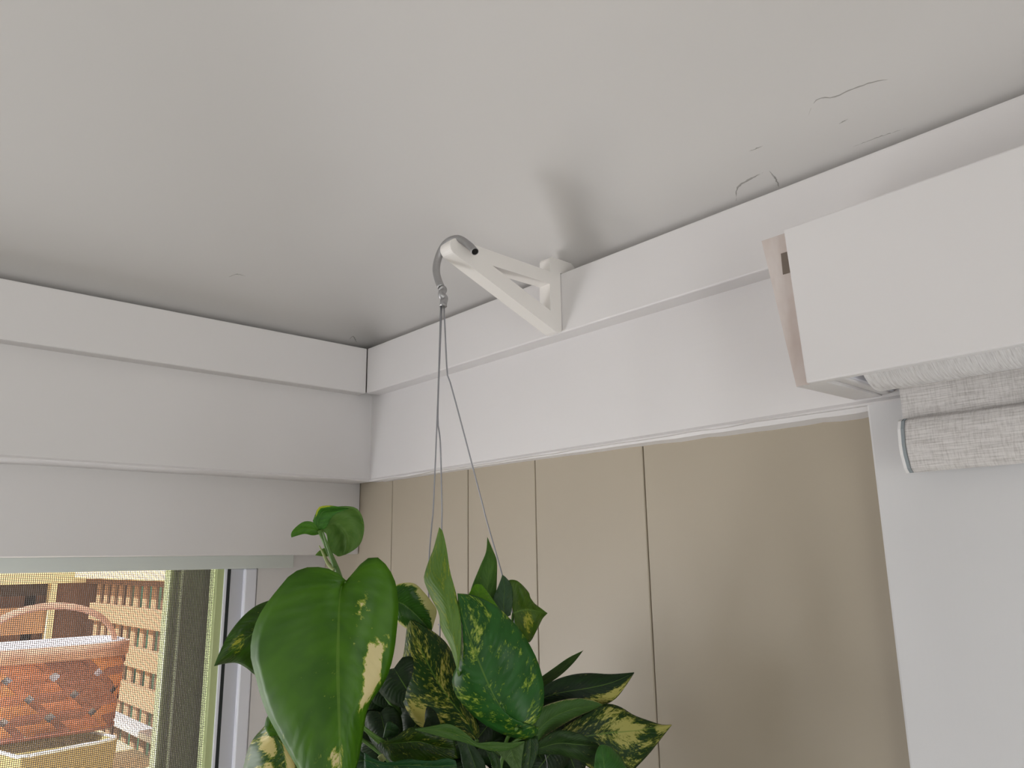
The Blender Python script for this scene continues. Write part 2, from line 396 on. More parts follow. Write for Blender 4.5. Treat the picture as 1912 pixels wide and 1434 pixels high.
obj('top_board',B(c.x+t,XR,yb,-.002,.335,.345),M_white,v)
obj('mounting_block',B(d.x+t,d.x+t+.012,-.09,bk,d.z+.004,.335),M_white,v,bevel=.002)

s=thing('roller_shade','woven off-white roller shade rolled up under the valance','blind',(1.5,.0,.07))
# roll
bm=bmesh.new(); rc=Vector((0,-.045,.208)); rad=.044; n=40; A=[];Bv=[]
x0=P3(1634,718,-.05).x
for k in range(n):
    an=2*math.pi*k/n; q=(rc.y+rad*math.cos(an),rc.z+rad*math.sin(an)); A.append(bm.verts.new((x0,)+q)); Bv.append(bm.verts.new((XR-.1,)+q))
bm.faces.new(A); bm.faces.new(Bv[::-1])
for k in range(n): bm.faces.new((A[k],A[(k+1)%n],Bv[(k+1)%n],Bv[k]))
o=obj('fabric_roll',bm,M_roll_lit,s,smooth=True)
for f in o.data.polygons:
    if len(f.vertices)>4: f.use_smooth=False
bm=bmesh.new(); hexa(bm,[(x0-.016,-.085,.176),(x0-.012,-.085,.176),(x0-.012,.03,.176),(x0-.016,.03,.176),(x0-.016,-.085,.24),(x0-.012,-.085,.24),(x0-.012,.03,.24),(x0-.016,.03,.24)])
obj('mounting_bracket',bm,M_vinyl,s,bevel=.001)
xs=P3(1686,770,.008).x
obj('fabric_sheet',B(xs,XR-.1,.006,.0075,.11,.222),M_fabric,s)
# bottom bar: rounded fabric-wrapped rail
pt=on(1683,785,1,-.004); pb=on(1692,880,1,-.004)
zt,zb=.1385,.0815
pts=[]
yfr,ybk=-.008,.013
for (yy,zz) in ((ybk,zb+.002),(yfr+.006,zb-.0005),(yfr+.001,zb+.004),(yfr-.004,zb+.018),(yfr-.005,(zt+zb)/2),(yfr-.003,zt-.012),(yfr+.001,zt-.003),(yfr+.007,zt),(ybk,zt)): pts.append((yy,zz))
bm=bmesh.new(); extrude_poly(bm,pts,0,pt.x+.004,XR-.1)
bb=obj('bottom_bar',bm,M_fabric,s,bevel=.0015)
bm=bmesh.new(); extrude_poly(bm,[(y*1.0-(.001 if y<0 else 0),z) for y,z in pts],0,pt.x+.0012,pt.x+.0042); obj('end_gap',bm,M_grey,bb)
bm=bmesh.new(); extrude_poly(bm,[(y*1.0-(.0015 if y<0 else 0),z) for y,z in pts],0,pt.x-.0018,pt.x+.0012); obj('end_cap',bm,M_whitelip,bb)

# ================================================================ PLANT BRACKET
X1,X0=.59,.566
k=thing('plant_bracket','white triangular plastic bracket clipped over the upper right board','bracket',(.578,-.1,.346))
tipc=(-.213,.4385); tr_=.0125; outl=[]
lowdir=Vector((.21,-.078)).normalized(); nrm=Vector((-lowdir.y,lowdir.x))*-1
a0=math.atan2(nrm.y,nrm.x)
for i in range(13):
    an=a0-(a0+2*math.pi-math.pi/2)*0 - i*((a0+2*math.pi)-(math.pi/2))/12 if False else a0 - i*((a0-(-1.5*math.pi)))/12
    outl.append((tipc[0]+tr_*math.cos(an),tipc[1]+tr_*math.sin(an)))
outl+=[(-.024,.4475),(-.024,.4695),(-.022,.4725),(-.019,.474),(.034,.474),(.034,.4505),(-.0008,.4505),(-.0008,.354),(-.003,.350),(-.008,.348),(-.016,.3488)]
hole=[(-.145,.4265),(-.0255,.4265),(-.0255,.3815)]
def holed(bm,outer,inner,x0,x1):
    from mathutils.geometry import tessellate_polygon
    pts=outer+inner; tri=tessellate_polygon([[Vector((0,)+p) for p in outer],[Vector((0,)+p) for p in inner]])
    for xx in (x0,x1):
        pass
    A=[bm.verts.new((x0,)+p) for p in pts]; Bv=[bm.verts.new((x1,)+p) for p in pts]
    for t in tri: bm.faces.new([A[i] for i in t]); bm.faces.new([Bv[i] for i in t])
    n=len(outer)
    for i in range(n): bm.faces.new((A[i],A[(i+1)%n],Bv[(i+1)%n],Bv[i]))
    mI=len(inner)
    for i in range(mI): bm.faces.new((A[n+i],A[n+(i+1)%mI],Bv[n+(i+1)%mI],Bv[n+i]))
bm=bmesh.new(); holed(bm,outl,hole,X0,X1)
obj('triangle_frame',bm,M_plastic,k,bevel=.0012)

# ================================================================ HANGING POTHOS
pot_c=Vector((.60,-.205,0))
pl=thing('hanging_pothos','variegated golden pothos in a hanging pot, wires hooked on the white bracket','plant',(.60,-.205,-.44))
hp=[on(887,470,0,.617),on(876,458,0,.602),on(858,446.5,0,.590),on(843,448,0,.579),on(829,459,0,.566),on(819,480,0,.556),on(814.5,503,0,.556),on(818,522,0,.560),on(824,537,0,.566)]
HP=catmull(hp,40)
bm=bmesh.new(); tube(bm,HP,.0048,14,cap=False,rfun=lambda t:(.0054,.0058))
inner=[(p) for p in HP]
hk=obj('hook',bm,M_alu,pl,smooth=True,recalc=True)
so=hk.modifiers.new('s','SOLIDIFY'); so.thickness=.0008
dirn=(HP[0]-HP[1]).normalized(); bm=bmesh.new(); tube(bm,[HP[0]-dirn*.0005,HP[0]+dirn*.0003],.0046,14); obj('bore_shade',bm,M_bore_shade,hk)  # dark plug painting the shade inside the open tube end
cr=catmull([on(824,537,0,.566),on(827,543,0,.568),on(824,551,0,.569),on(829,558,0,.571),on(828,566,0,.572),on(827.5,572,0,.573)],26)
bm=bmesh.new(); tube(bm,cr,.005,14,rfun=lambda t:(.0052+.0012*math.sin(t*13),.0056-.0014*math.sin(t*13))); obj('crimp',bm,M_alu,hk,smooth=True)
dw=(cr[-1]-CAM).dot(F0)
W=[[(823,570,0),(817.5,745,-.03),(809.5,940,-.06),(806.5,975,-.065),(801,1045,-.075),(800,1113,-.085),(800,1300,-.11)],
   [(825,570,0),(817.5,769,-.02),(822,825,-.03),(825,940,-.04),(825,970,-.042),(821,1193,-.07),(820,1340,-.09)],
   [(829,570,0),(834.5,690,-.01),(838,705,-.012),(855,767,-.015),(900.5,940,-.03),(908,970,-.032),(937,1071,-.04),(961,1163,-.05),(990,1300,-.07)]]
for q in W:
    P=[at(x,y,dw+dd) for x,y,dd in q]
    e_=P[-1]-pot_c; e_.z=0; e_.normalize(); P.append(Vector((pot_c.x+e_.x*.129,pot_c.y+e_.y*.129,-.29)))   # hooked over the pot rim
    bm=bmesh.new(); tube(bm,catmull(P,60),.00105,6); obj('wire',bm,M_wire,pl,smooth=True)
bm=bmesh.new(); c=at(822,1168,dw-.067); tube(bm,[c+Vector((-.004,0,.001)),c,c+Vector((.003,.001,-.001))],.0011,6); obj('wire_knot',bm,M_wire,pl)
# pot below the frame
bm=bmesh.new(); prf=[(.0,-.44),(.085,-.44),(.092,-.43),(.118,-.305),(.126,-.303),(.128,-.285),(.120,-.285),(.112,-.30)]; n=40; rings=[]
for rr_,zz in prf:
    rings.append([bm.verts.new((pot_c.x+rr_*math.cos(2*math.pi*i/n)+(0 if rr_ else 0),pot_c.y+rr_*math.sin(2*math.pi*i/n),zz)) for i in range(n)] if rr_ else [bm.verts.new((pot_c.x,pot_c.y,zz))])
for i in range(n): bm.faces.new((rings[0][0],rings[1][(i+1)%n],rings[1][i]))
for a_,b_ in zip(rings[1:],rings[2:]):
    for i in range(n): bm.faces.new((a_[i],a_[(i+1)%n],b_[(i+1)%n],b_[i]))
obj('pot',bm,M_terracotta,pl,smooth=True)
bm=bmesh.new(); c=bm.verts.new((pot_c.x,pot_c.y,-.296)); rg=[bm.verts.new((pot_c.x+.112*math.cos(2*math.pi*i/n),pot_c.y+.112*math.sin(2*math.pi*i/n),-.302)) for i in range(n)]
for i in range(n): bm.faces.new((c,rg[i],rg[(i+1)%n]))
obj('soil',bm,M_soil,pl)
# --- leaves. outline points come as three curves (left edge, midrib, right edge), each with its own distance
def A(*p): return [(380+x/2.79,920+y/2.79) for x,y in p]
def Q(*p): return [(780+x/3.026,960+y/3.026) for x,y in p]
def C4(*p): return [(680+x/5.032,1184+y/5.032) for x,y in p]
def D5(*p): return [(980+x/5.737,1184+y/5.737) for x,y in p]
def E6(*p): return [(780+x/5.736,970+y/5.736) for x,y in p]
rng=random.Random(11)
def leaf(left,mid,right,d0,d1,dl=0.,dr=0.,mat=None,puff=.004,wave=.0015,label=None,bend=0.,n=30,m=9,dip=0.):
    def curve(pts,off,amp):
        k=len(pts); P=[]
        L=[0]
        for i in range(1,k): L.append(L[-1]+math.hypot(pts[i][0]-pts[i-1][0],pts[i][1]-pts[i-1][1]))
        for i,(x,y) in enumerate(pts):
            t=L[i]/L[-1]; P.append(at(x,y,d0+(d1-d0)*t+off*math.sin(math.pi*t)**.7+bend*math.sin(math.pi*t)))
        return catmull(P,n)
    Lc=curve(left,dl,1); Mc=curve(mid,0,0); Rc=curve(right,dr,1)
    bm=bmesh.new(); uvl=bm.loops.layers.uv.new('UVMap'); G=[]; ph=rng.uniform(0,6)
    for i in range(n):
        t=i/(n-1); row=[]
        for j in range(-m,m+1):
            s=j/m; E=Lc[i] if s<0 else Rc[i]; a=abs(s)
            p=Mc[i].lerp(E,a); nv=(CAM-p).normalized(); wd=(E-Mc[i]).length
            off=puff*math.sin(math.pi*a)*min(1,wd/.03)*math.sin(math.pi*min(1,t*1.02+.0))**.5 if 0<t<1 else 0
            off+=wave*math.sin(t*17+ph+a*2)*a*min(1,wd/.02)*math.sin(math.pi*t)
            off-=dip*math.exp(-((t)/.12)**2)*(1-a)
            row.append((bm.verts.new(p+nv*off),s,t))
        G.append(row)
    for i in range(n-1):
        for j in range(2*m):
            q=(G[i][j],G[i][j+1],G[i+1][j+1],G[i+1][j])
            try: f=bm.faces.new([x[0] for x in q])
            except ValueError: continue
            for lp,x in zip(f.loops,q): lp[uvl].uv=(x[1],x[2])
    o=obj('leaf',bm,mat,pl,smooth=True,recalc=False)
    so=o.modifiers.new('thickness','SOLIDIFY'); so.thickness=.0005; so.offset=0
    if label:o['label']=label
    return o
G1=dict(base=(66,110,6),base2=(50,92,4))
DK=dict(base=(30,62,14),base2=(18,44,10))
BG=dict(base=(46,88,30),base2=(34,74,26))
# big front leaf
leaf(A((742,458),(715,430),(670,402),(600,387),(520,393),(450,430),(390,500),(330,575),(280,660),(250,760),(247,860),(270,950),(295,1050),(335,1160),(400,1280),(470,1400),(560,1540),(650,1640)),
     A((742,460),(716,500),(706,600),(703,720),(701,850),(703,1000),(708,1150),(712,1300),(705,1450),(655,1640)),
     A((745,458),(780,418),(830,360),(880,332),(920,345),(965,395),(1000,470),(1015,580),(1008,700),(990,840),(955,960),(900,1050),(860,1110),(840,1190),(825,1290),(805,1400),(755,1540),(655,1640)),
     .80,.73,.03,.035,leafmat('leaf_big_green',.0,cream=(206,192,140),patches=((.60,.51,.22,.17,.34),(.72,.60,.2,.12,.22),(.38,.27,.28,.13,.11),(.8,.42,.15,.06,.14),(-.02,.80,.32,.09,.17)),seed=1,gloss=.42,**G1),puff=.007,label='largest leaf, plain green with one cream streak',dip=.006)
# leaf behind it to the left
leaf(A((420,540),(345,560),(270,592),(200,650),(130,740),(80,840),(55,903)),A((440,700),(350,690),(260,730),(160,810),(55,903)),A((420,1000),(330,985),(270,950),(220,910),(170,886),(110,890),(55,903)),
     .90,.86,0,.02,leafmat('leaf_left_hanging',.12,seed=2,patches=((-.1,.65,.6,.14,.16),),cream=(170,170,60),base=(52,88,8),base2=(40,70,6)),puff=.006)
# lower left variegated leaf
leaf(A((345,1165),(318,1215),(262,1280),(228,1350),(205,1450),(200,1540),(240,1650)),A((350,1170),(370,1250),(410,1330),(430,1434),(400,1540),(240,1650)),A((355,1168),(400,1230),(460,1330),(490,1410),(500,1500),(430,1590),(240,1650)),
     .86,.84,.02,.02,leafmat('leaf_cream_lower_left',.5,patches=((-.5,.3,.35,.16,.22),(.35,.42,.4,.18,.22),(-.4,.62,.4,.14,.2),(.1,.85,.5,.12,.2)),seed=3,cream=(200,186,120),base=(48,84,12),base2=(36,70,12)),puff=.009,wave=.003,label='lower left leaf with large cream patches')
leaf(A((318,1215),(330,1170),(360,1140),(400,1180)),A((330,1245),(350,1230),(380,1220),(420,1230)),A((345,1270),(380,1265),(410,1270),(430,1290)),.85,.85,0,0,leafmat('leaf_curl',.1,seed=4,**G1),n=12,puff=.004)
# round leaf behind the big one
leaf(A((1000,480),(1040,470),(1100,474),(1150,520),(1190,570),(1215,615),(1200,680),(1188,722)),A((985,560),(1040,580),(1090,620),(1140,670),(1188,722)),A((990,640),(1020,680),(1080,720),(1130,735),(1188,722)),
     .98,.98,0,0,leafmat('leaf_round_pale_edge',.05,seed=5,edge=.35,patches=((-.8,.65,.35,.4,.3),),cream=(190,186,120),base=(44,84,16),base2=(36,74,14)),puff=.005)
# dark marbled leaf in the middle
leaf(Q((300,1262),(200,1255),(90,1235),(0,1190),(-60,1110),(-100,1000),(-95,880),(-75,760),(-60,640),(-40,600),(-42,600)),
     Q((330,1275),(270,1160),(180,1045),(110,940),(50,830),(0,720),(-42,600)),
     Q((345,1262),(345,1200),(290,1080),(250,960),(225,860),(170,740),(90,665),(0,612),(-42,600)),
     .90,.97,.01,.02,leafmat('leaf_dark_marbled',.62,seed=6,cream=(178,170,84),patches=((-.75,.35,.3,.18,.22),),**DK),puff=.006,label='dark leaf densely flecked with yellow')
# tall twisted pale leaf
leaf(Q((225,885),(212,840),(180,740),(130,640),(120,560),(75,470),(38,380),(40,335),(62,265),(88,200),(110,120),(122,74)),
     Q((226,885),(225,800),(200,690),(180,560),(150,440),(125,330),(128,200),(122,74)),
     Q((228,885),(240,780),(246,650),(236,550),(212,430),(182,320),(162,190),(140,95),(122,74)),
     .86,.92,.015,0,leafmat('leaf_pale_underside',.42,seed=7,base=(104,138,62),base2=(86,122,48),cream=(150,160,70),gloss=.5,trans=.2),puff=.005,wave=.003,label='narrow twisted leaf standing up, pale underside')
# large central leaf, tip at the upper left, stalk at the lower right
leaf(Q((565,1205),(600,1225),(650,1200),(684,1205),(680,1235),(640,1265),(580,1270),(480,1242),(380,1190),(290,1115),(215,1020),(193,930),(222,860),(238,760),(236,640),(230,540),(226,448)),
     Q((562,1208),(500,1145),(420,1010),(350,850),(290,690),(250,560),(226,448)),
     Q((566,1200),(600,1205),(650,1190),(690,1140),(712,1060),(710,960),(690,870),(655,780),(590,670),(520,590),(450,525),(370,480),(300,455),(226,448)),
     .84,.89,.01,.012,leafmat('leaf_central_speckled',.45,seed=8,cream=(160,172,76),base=(42,92,34),base2=(28,72,20),gloss=.38),puff=.008,wave=.002,label='large central leaf, glossy green with fine yellow flecks',dip=.012)
# pointed leaf behind
leaf(Q((300,520),(300,430),(350,300),(385,215),(393,130)),Q((380,560),(395,400),(405,260),(393,130)),Q((440,520),(447,350),(445,260),(420,195),(393,130)),.94,.97,0,.01,leafmat('leaf_pointed_back',.05,seed=9,base=(74,112,40),base2=(58,98,28),trans=.25,gloss=.5),puff=.004)
leaf(Q((280,470),(300,430),(322,398),(345,396)),Q((340,480),(345,450),(350,420),(352,398)),Q((460,535),(430,490),(395,440),(360,396)),.91,.92,0,0,leafmat('leaf_small_bright',.2,seed=10,base=(96,150,20),base2=(80,130,20),cream=(170,180,50),trans=.3),n=14,puff=.003)
leaf(Q((430,540),(425,480),(450,420),(470,370),(478,343)),Q((490,590),(485,500),(490,420),(478,343)),Q((525,570),(538,480),(528,400),(500,360),(478,343)),.92,.95,.005,.01,leafmat('leaf_bluish_back',0,seed=12,base=(58,84,56),base2=(46,72,44),gloss=.35),puff=.005)
leaf(Q((500,380),(530,370),(570,382),(625,440),(635,470),(660,505),(700,535),(733,560)),Q((540,560),(600,540),(670,545),(733,560)),Q((560,700),(620,722),(640,715),(680,640),(705,590),(733,560)),.95,.97,0,.01,leafmat('leaf_right_back',.2,seed=13,base=(68,98,16),base2=(54,82,12),cream=(160,160,60),gloss=.5,patches=((.3,.4,.5,.2,.12),)),puff=.006,wave=.004)
# right hand side
leaf(Q((640,960),(770,868),(850,812),(935,770)),Q((650,985),(780,900),(860,835),(935,770)),Q((660,1010),(800,915),(880,840),(935,770)),.93,1.0,0,0,leafmat('leaf_blade',0,seed=14,base=(54,84,26),base2=(42,70,22)),puff=.003,n=16)
leaf(Q((640,1020),(760,945),(860,910),(960,898),(1080,904),(1160,900),(1222,894)),Q((640,1060),(800,1010),(950,985),(1100,950),(1222,896)),Q((640,1110),(800,1090),(940,1085),(1050,1078),(1120,1040),(1175,970),(1222,898)),
     .89,.96,.01,.005,leafmat('leaf_dark_right',.05,seed=15,patches=((.75,.72,.45,.35,.24),),cream=(176,170,92),base=(20,48,12),base2=(12,36,10),gloss=.45),puff=.004,label='dark pointed leaf at the right, yellow along its lower edge')
leaf(Q((640,1200),(690,1100),(800,1055),(890,1041),(970,1048),(1047,1076)),Q((660,1240),(760,1150),(880,1100),(980,1085),(1047,1076)),Q((680,1288),(740,1240),(820,1190),(900,1145),(990,1105),(1047,1076)),
     .86,.90,0,.01,leafmat('leaf_underside_right',.0,seed=16,base=(58,92,36),base2=(50,82,28),edge=.28,cream=(150,150,112),gloss=.5),puff=.006)
leaf(Q((760,1270),(850,1190),(950,1130),(1020,1085),(1085,1072),(1150,1092),(1220,1135),(1300,1165),(1380,1190),(1434,1190)),Q((780,1290),(920,1260),(1080,1235),(1250,1220),(1434,1190)),Q((800,1320),(920,1400),(1050,1480),(1160,1490),(1230,1434),(1310,1350),(1380,1262),(1434,1192)),
     .88,.95,.01,.0,leafmat('leaf_right_marbled',.62,seed=17,patches=((-.1,.62,.55,.22,.16),(0,.95,.8,.12,.2)),cream=(170,166,92),base=(26,56,14),base2=(16,44,12)),puff=.007,label='broad marbled leaf pointing right, tip over the wall groove')
leaf(D5((130,1160),(300,1050),(420,1030),(600,1070),(720,1140),(800,1190)),D5((130,1230),(350,1170),(560,1180),(800,1200)),D5((130,1290),(350,1290),(560,1350),(740,1390),(820,1300),(800,1210)),.86,.86,0,0,leafmat('leaf_low_dark',.05,seed=18,base=(40,66,22),base2=(28,52,16),gloss=.5),puff=.006)
leaf(D5((745,1600),(742,1434),(755,1300),(785,1210),(820,1185)),D5((860,1620),(850,1434),(835,1300),(820,1185)),D5((1090,1560),(1085,1434),(1020,1300),(930,1215),(870,1188),(820,1185)),.82,.84,0,.02,leafmat('leaf_low_front',0,seed=19,base=(52,98,36),base2=(44,86,30),gloss=.3),puff=.006,n=18)
# bottom centre
leaf(C4((480,890),(600,870),(780,842),(900,890),(1000,970),(1060,1020),(1200,1010),(1350,1020),(1505,1005)),C4((480,895),(640,900),(800,920),(960,980),(1080,1040),(1250,1050),(1505,1008)),C4((480,900),(620,935),(800,985),(950,1020),(1100,1075),(1230,1100),(1380,1080),(1505,1012)),
     .85,.84,0,0,leafmat('leaf_long_low',.2,seed=20,base=(74,104,48),base2=(54,90,30),cream=(150,154,80),gloss=.45),puff=.004)
leaf(C4((160,1030),(300,960),(420,880),(560,880),(700,930),(850,1000)),C4((162,1032),(330,1020),(520,1010),(700,1060),(860,1080)),C4((162,1036),(215,1100),(260,1190),(450,1200),(700,1180),(880,1170)),.88,.88,0,0,leafmat('leaf_low_streaked',.42,seed=21,base=(44,70,12),base2=(20,42,8),cream=(124,130,56)),puff=.006)
leaf(C4((210,830),(240,820),(310,860),(330,900)),C4((190,900),(240,900),(280,920),(320,920)),C4((175,975),(230,970),(280,960),(320,930)),.9,.9,0,0,leafmat('leaf_small_dark',.25,seed=22,base=(34,66,24),base2=(24,54,20),cream=(140,150,100)),n=12,puff=.003)
leaf(C4((0,1110),(90,1170),(220,1205),(420,1175),(620,1190),(780,1165),(860,1190)),C4((0,1180),(200,1230),(430,1230),(650,1240),(870,1230)),C4((0,1300),(200,1330),(430,1340),(650,1340),(880,1300)),.84,.84,0,.0,leafmat('leaf_bottom_edge',.22,seed=23,base=(26,72,34),base2=(20,60,26),cream=(150,156,110)),puff=.006)
leaf(C4((0,1130),(-60,1080),(-130,1060),(-180,1100)),C4((80,1210),(0,1190),(-80,1200),(-180,1240)),C4((120,1300),(0,1300),(-80,1320),(-180,1330)),.86,.85,0,0,leafmat('leaf_bottom_dark',.1,seed=24,base=(30,62,24),base2=(20,50,18)),n=14)
leaf(C4((1240,1100),(1300,1160),(1360,1230),(1420,1330)),C4((1370,1060),(1400,1150),(1440,1240),(1460,1380)),C4((1510,1005),(1490,1120),(1475,1240),(1480,1400)),.85,.84,0,0,leafmat('leaf_hanging_pale',0,seed=25,base=(74,100,50),base2=(60,86,36),gloss=.5),n=14)
leaf(C4((1500,1010),(1480,1120),(1475,1260),(1490,1400)),C4((1560,960),(1560,1100),(1540,1260),(1520,1400)),C4((1630,960),(1640,1060),(1620,1150),(1560,1300),(1540,1400)),.86,.85,0,0,leafmat('leaf_hanging_dark',.35,seed=26,cream=(110,130,60),**DK),n=14)
leaf(C4((870,1000),(900,1100),(920,1220),(960,1340)),C4((960,1010),(1000,1120),(1040,1230),(1060,1340)),C4((1010,1030),(1080,1110),(1130,1200),(1155,1340)),.87,.87,0,0,leafmat('leaf_low_grey',0,seed=27,base=(40,62,36),base2=(34,54,28),gloss=.5),n=14)
leaf(C4((1140,1090),(1180,1180),(1200,1260),(1210,1340)),C4((1200,1100),(1240,1180),(1260,1260),(1260,1340)),C4((1230,1110),(1270,1170),(1280,1230),(1285,1340)),.86,.86,0,0,leafmat('leaf_low_small',.3,seed=28,cream=(120,120,60),**DK),n=12)
# inner filler leaves around the pot, darkened to paint the crown's shade
mshade=leafmat('leaf_inner_painted_shade',.1,seed=30,base=(26,48,14),base2=(16,36,10),gloss=.5)
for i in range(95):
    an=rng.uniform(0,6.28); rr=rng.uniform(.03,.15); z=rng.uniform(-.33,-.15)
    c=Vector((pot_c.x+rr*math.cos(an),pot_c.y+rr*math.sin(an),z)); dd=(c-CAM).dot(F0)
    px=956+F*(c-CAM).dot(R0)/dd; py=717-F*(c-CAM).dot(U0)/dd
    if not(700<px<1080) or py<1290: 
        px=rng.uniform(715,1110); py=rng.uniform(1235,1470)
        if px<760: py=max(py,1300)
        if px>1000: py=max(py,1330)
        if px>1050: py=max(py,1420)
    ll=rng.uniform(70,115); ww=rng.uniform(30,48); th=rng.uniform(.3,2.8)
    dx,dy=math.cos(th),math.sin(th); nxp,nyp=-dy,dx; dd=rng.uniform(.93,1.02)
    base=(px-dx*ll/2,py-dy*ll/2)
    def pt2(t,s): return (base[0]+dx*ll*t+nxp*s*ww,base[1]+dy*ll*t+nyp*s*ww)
    leaf([pt2(0,0),pt2(-.08,-.6),pt2(.15,-1),pt2(.5,-.85),pt2(.8,-.4),pt2(1,0)],[pt2(0,0),pt2(.5,.03),pt2(1,0)],[pt2(0,0),pt2(-.08,.6),pt2(.15,1),pt2(.5,.85),pt2(.8,.4),pt2(1,0)],dd,dd+rng.uniform(-.05,.05),.01,.01,mshade,n=14,m=5)
# top shoot: folded round leaf, small side leaf, stem and sheaths
leaf(A((605,195),(640,215),(650,270),(670,310),(700,332)),A((612,190),(680,160),(730,200),(750,250),(740,322)),A((608,185),(630,100),(700,72),(790,78),(828,130),(836,200),(815,268),(765,310),(705,332)),
     .92,.93,.0,.012,leafmat('leaf_shoot_inner',.1,seed=31,base=(110,146,70),base2=(92,132,56),cream=(170,180,110),trans=.3,gloss=.5),puff=-.010,label='topmost round leaf, folded over, pale inside')
leaf(A((600,195),(570,150),(580,120),(600,76),(650,66),(700,72),(760,82)),A((605,195),(595,150),(620,100),(680,88),(750,82)),A((612,196),(640,180),(660,140),(690,110),(755,84)),.915,.92,-.004,-.004,leafmat('leaf_shoot_outer',.1,seed=32,base=(66,120,36),base2=(52,100,30),patches=((-.9,.5,.4,.35,.25),),cream=(170,180,50)),puff=.004,n=16)
leaf(A((605,200),(585,165),(560,150),(520,152),(478,182),(457,210),(458,233)),A((606,205),(570,190),(520,188),(480,205),(458,233)),A((606,215),(570,222),(530,214),(500,220),(458,233)),.915,.91,0,0,leafmat('leaf_shoot_side',.03,seed=33,base=(74,126,22),base2=(60,108,18)),puff=.004,n=16)
leaf(A((660,295),(630,288),(600,305),(582,326)),A((665,312),(640,312),(610,318),(582,326)),A((670,328),(640,332),(610,330),(582,326)),.915,.912,0,0,leafmat('leaf_shoot_bud',0,seed=34,base=(110,150,60),base2=(96,134,50)),puff=.002,n=10)
def stem(pts,r0,r1,mat=M_stem,name='stem'):
    P=catmull(pts,24); bm=bmesh.new(); tube(bm,P,r0,8,rfun=lambda t:r0+(r1-r0)*t); return obj(name,bm,mat,pl,smooth=True)
soilp=lambda a,r: Vector((pot_c.x+r*math.cos(a),pot_c.y+r*math.sin(a),-.3))
def px(p,d): return at(p[0],p[1],d)
s_=A((606,195),(625,240),(655,310),(690,390),(720,470))
stem([px(s_[0],.913),px(s_[1],.913),px(s_[2],.912),px(s_[3],.91),px(s_[4],.905),px((690,1250),.95),soilp(2.5,.05)],.0030,.0045)
s_=A((602,275),(625,320),(650,370),(685,400)); stem([px(s_[0],.91),px(s_[1],.909),px(s_[2],.908),px(s_[3],.906)],.0006,.0032,M_sheath,'sheath')
s_=A((622,205),(640,260),(665,330),(685,385)); stem([px(s_[0],.909),px(s_[1],.908),px(s_[2],.907),px(s_[3],.905)],.001,.003,M_stem,'sheath')
for (p,d,a) in ((A((742,460))[0],.803,1.5),(A((440,700))[0],.9,3),(A((350,1170))[0],.862,3.4),(Q((562,1208))[0],.845,0),(Q((330,1275))[0],.905,.4),(Q((226,885))[0],.86,2),(A((985,560))[0],.985,2),(Q((380,560))[0],.945,.5),(Q((490,590))[0],.925,0),(Q((540,560))[0],.955,0),
                (Q((640,1060))[0],.895,-.2),(Q((660,1240))[0],.865,-.4),(Q((780,1290))[0],.885,-.3),(Q((650,985))[0],.935,.3)):
    p0=px(p,d); p1=soilp(a,.05); mid=(p0+p1)/2+Vector((0,0,.03))+(p0-CAM).normalized()*.035
    if d in (.803,.9): mid=at(650,1330,.86 if d==.803 else .9)
    stem([p0,mid,p1],.0018,.0026)
stem([px(C4((150,1140))[0],.86),px(C4((180,1190))[0],.86)],.0035,.0035,M_sheath,'cut_stalk')
stem([px(D5((215,1290))[0],.87),px(D5((235,1370))[0],.87),px(D5((240,1434))[0],.87)],.0004,.0004,M_wire,'wire_end')

# ================================================================ OUTSIDE (seen through the insect screen)
struct('ground',B(-14,16,-16,14,-2.15,-2.1),M_patio,'pale patio outside','ground')
BT=-.56
struct('sun_block_slab',B(-.5,3.4,-4.6,-3.13,.55,.62),M_wood2,'unseen slab added outside the back opening to block the sun','sun blocker')  # unseen slab added to keep direct sun off the floor
bench=thing('potting_bench','pale wooden bench outside the window carrying the basket','bench',(-1.4,-.5,-2.1))
for i in range(12):
    x0=-2.27+i*.142; obj('tabletop_board',B(x0,x0+.137,-1.6,-.002,BT-.03,BT),M_wood3,bench,bevel=.003)
for x,y in ((-2.18,-1.5),(-.7,-1.5),(-2.18,-.05),(-.7,-.05)): obj('leg',B(x-.04,x+.04,y-.04,y+.04,-2.1,BT-.03),M_wood2,bench)
fn=thing('slatted_side_fence','tan slatted wooden fence running away behind the basket','fence',(-1.5,.1,-2.1))
for zt_,zb_ in ((-.152,-.219),(-.286,-.352),(-.407,-.472)): obj('plank',B(-2.2,-.62,.05,.072,zb_,zt_),M_wood1,fn,bevel=.003)
x=-2.2
while x<-.6:
    obj('slat',B(x,x+.046,.074,.086,-.62,-.06),M_wood1 if random.random()<.7 else M_wood2,fn,bevel=.002); x+=.098
obj('top_rail',B(-2.2,-.6,.03,.12,-.075,-.055),M_wood2,fn); obj('cap_rail',B(-2.27,-.6,.0,.14,-.055,.03),M_wood3,fn,bevel=.004)
obj('ledge',B(-2.2,-.62,.0,.05,-.53,-.508),M_whitelip,fn,bevel=.003)
for x in (-2.2,-.63): obj('post',B(x-.04,x+.04,.1,.18,-2.1,.03),M_wood2,fn)
bf=thing('slatted_back_fence','brown wooden fence with a pale top beam facing the window','fence',(-2.35,-1.2,-2.1))
obj('beam',B(-2.42,-2.28,-3.2,.14,-.075,.05),M_wood3,bf,bevel=.004)
obj('lower_beam',B(-2.40,-2.34,-3.2,0,-.12,-.075),M_dark,bf)
pxy=lambda q:on(q,1120,0,-2.3).y
obj('pale_post',B(-2.34,-2.28,pxy(91),pxy(103),-2.1,-.07),M_wood3,bf)
obj('brown_post',B(-2.38,-2.3,pxy(104),.1,-2.1,-.07),M_wood2,bf)
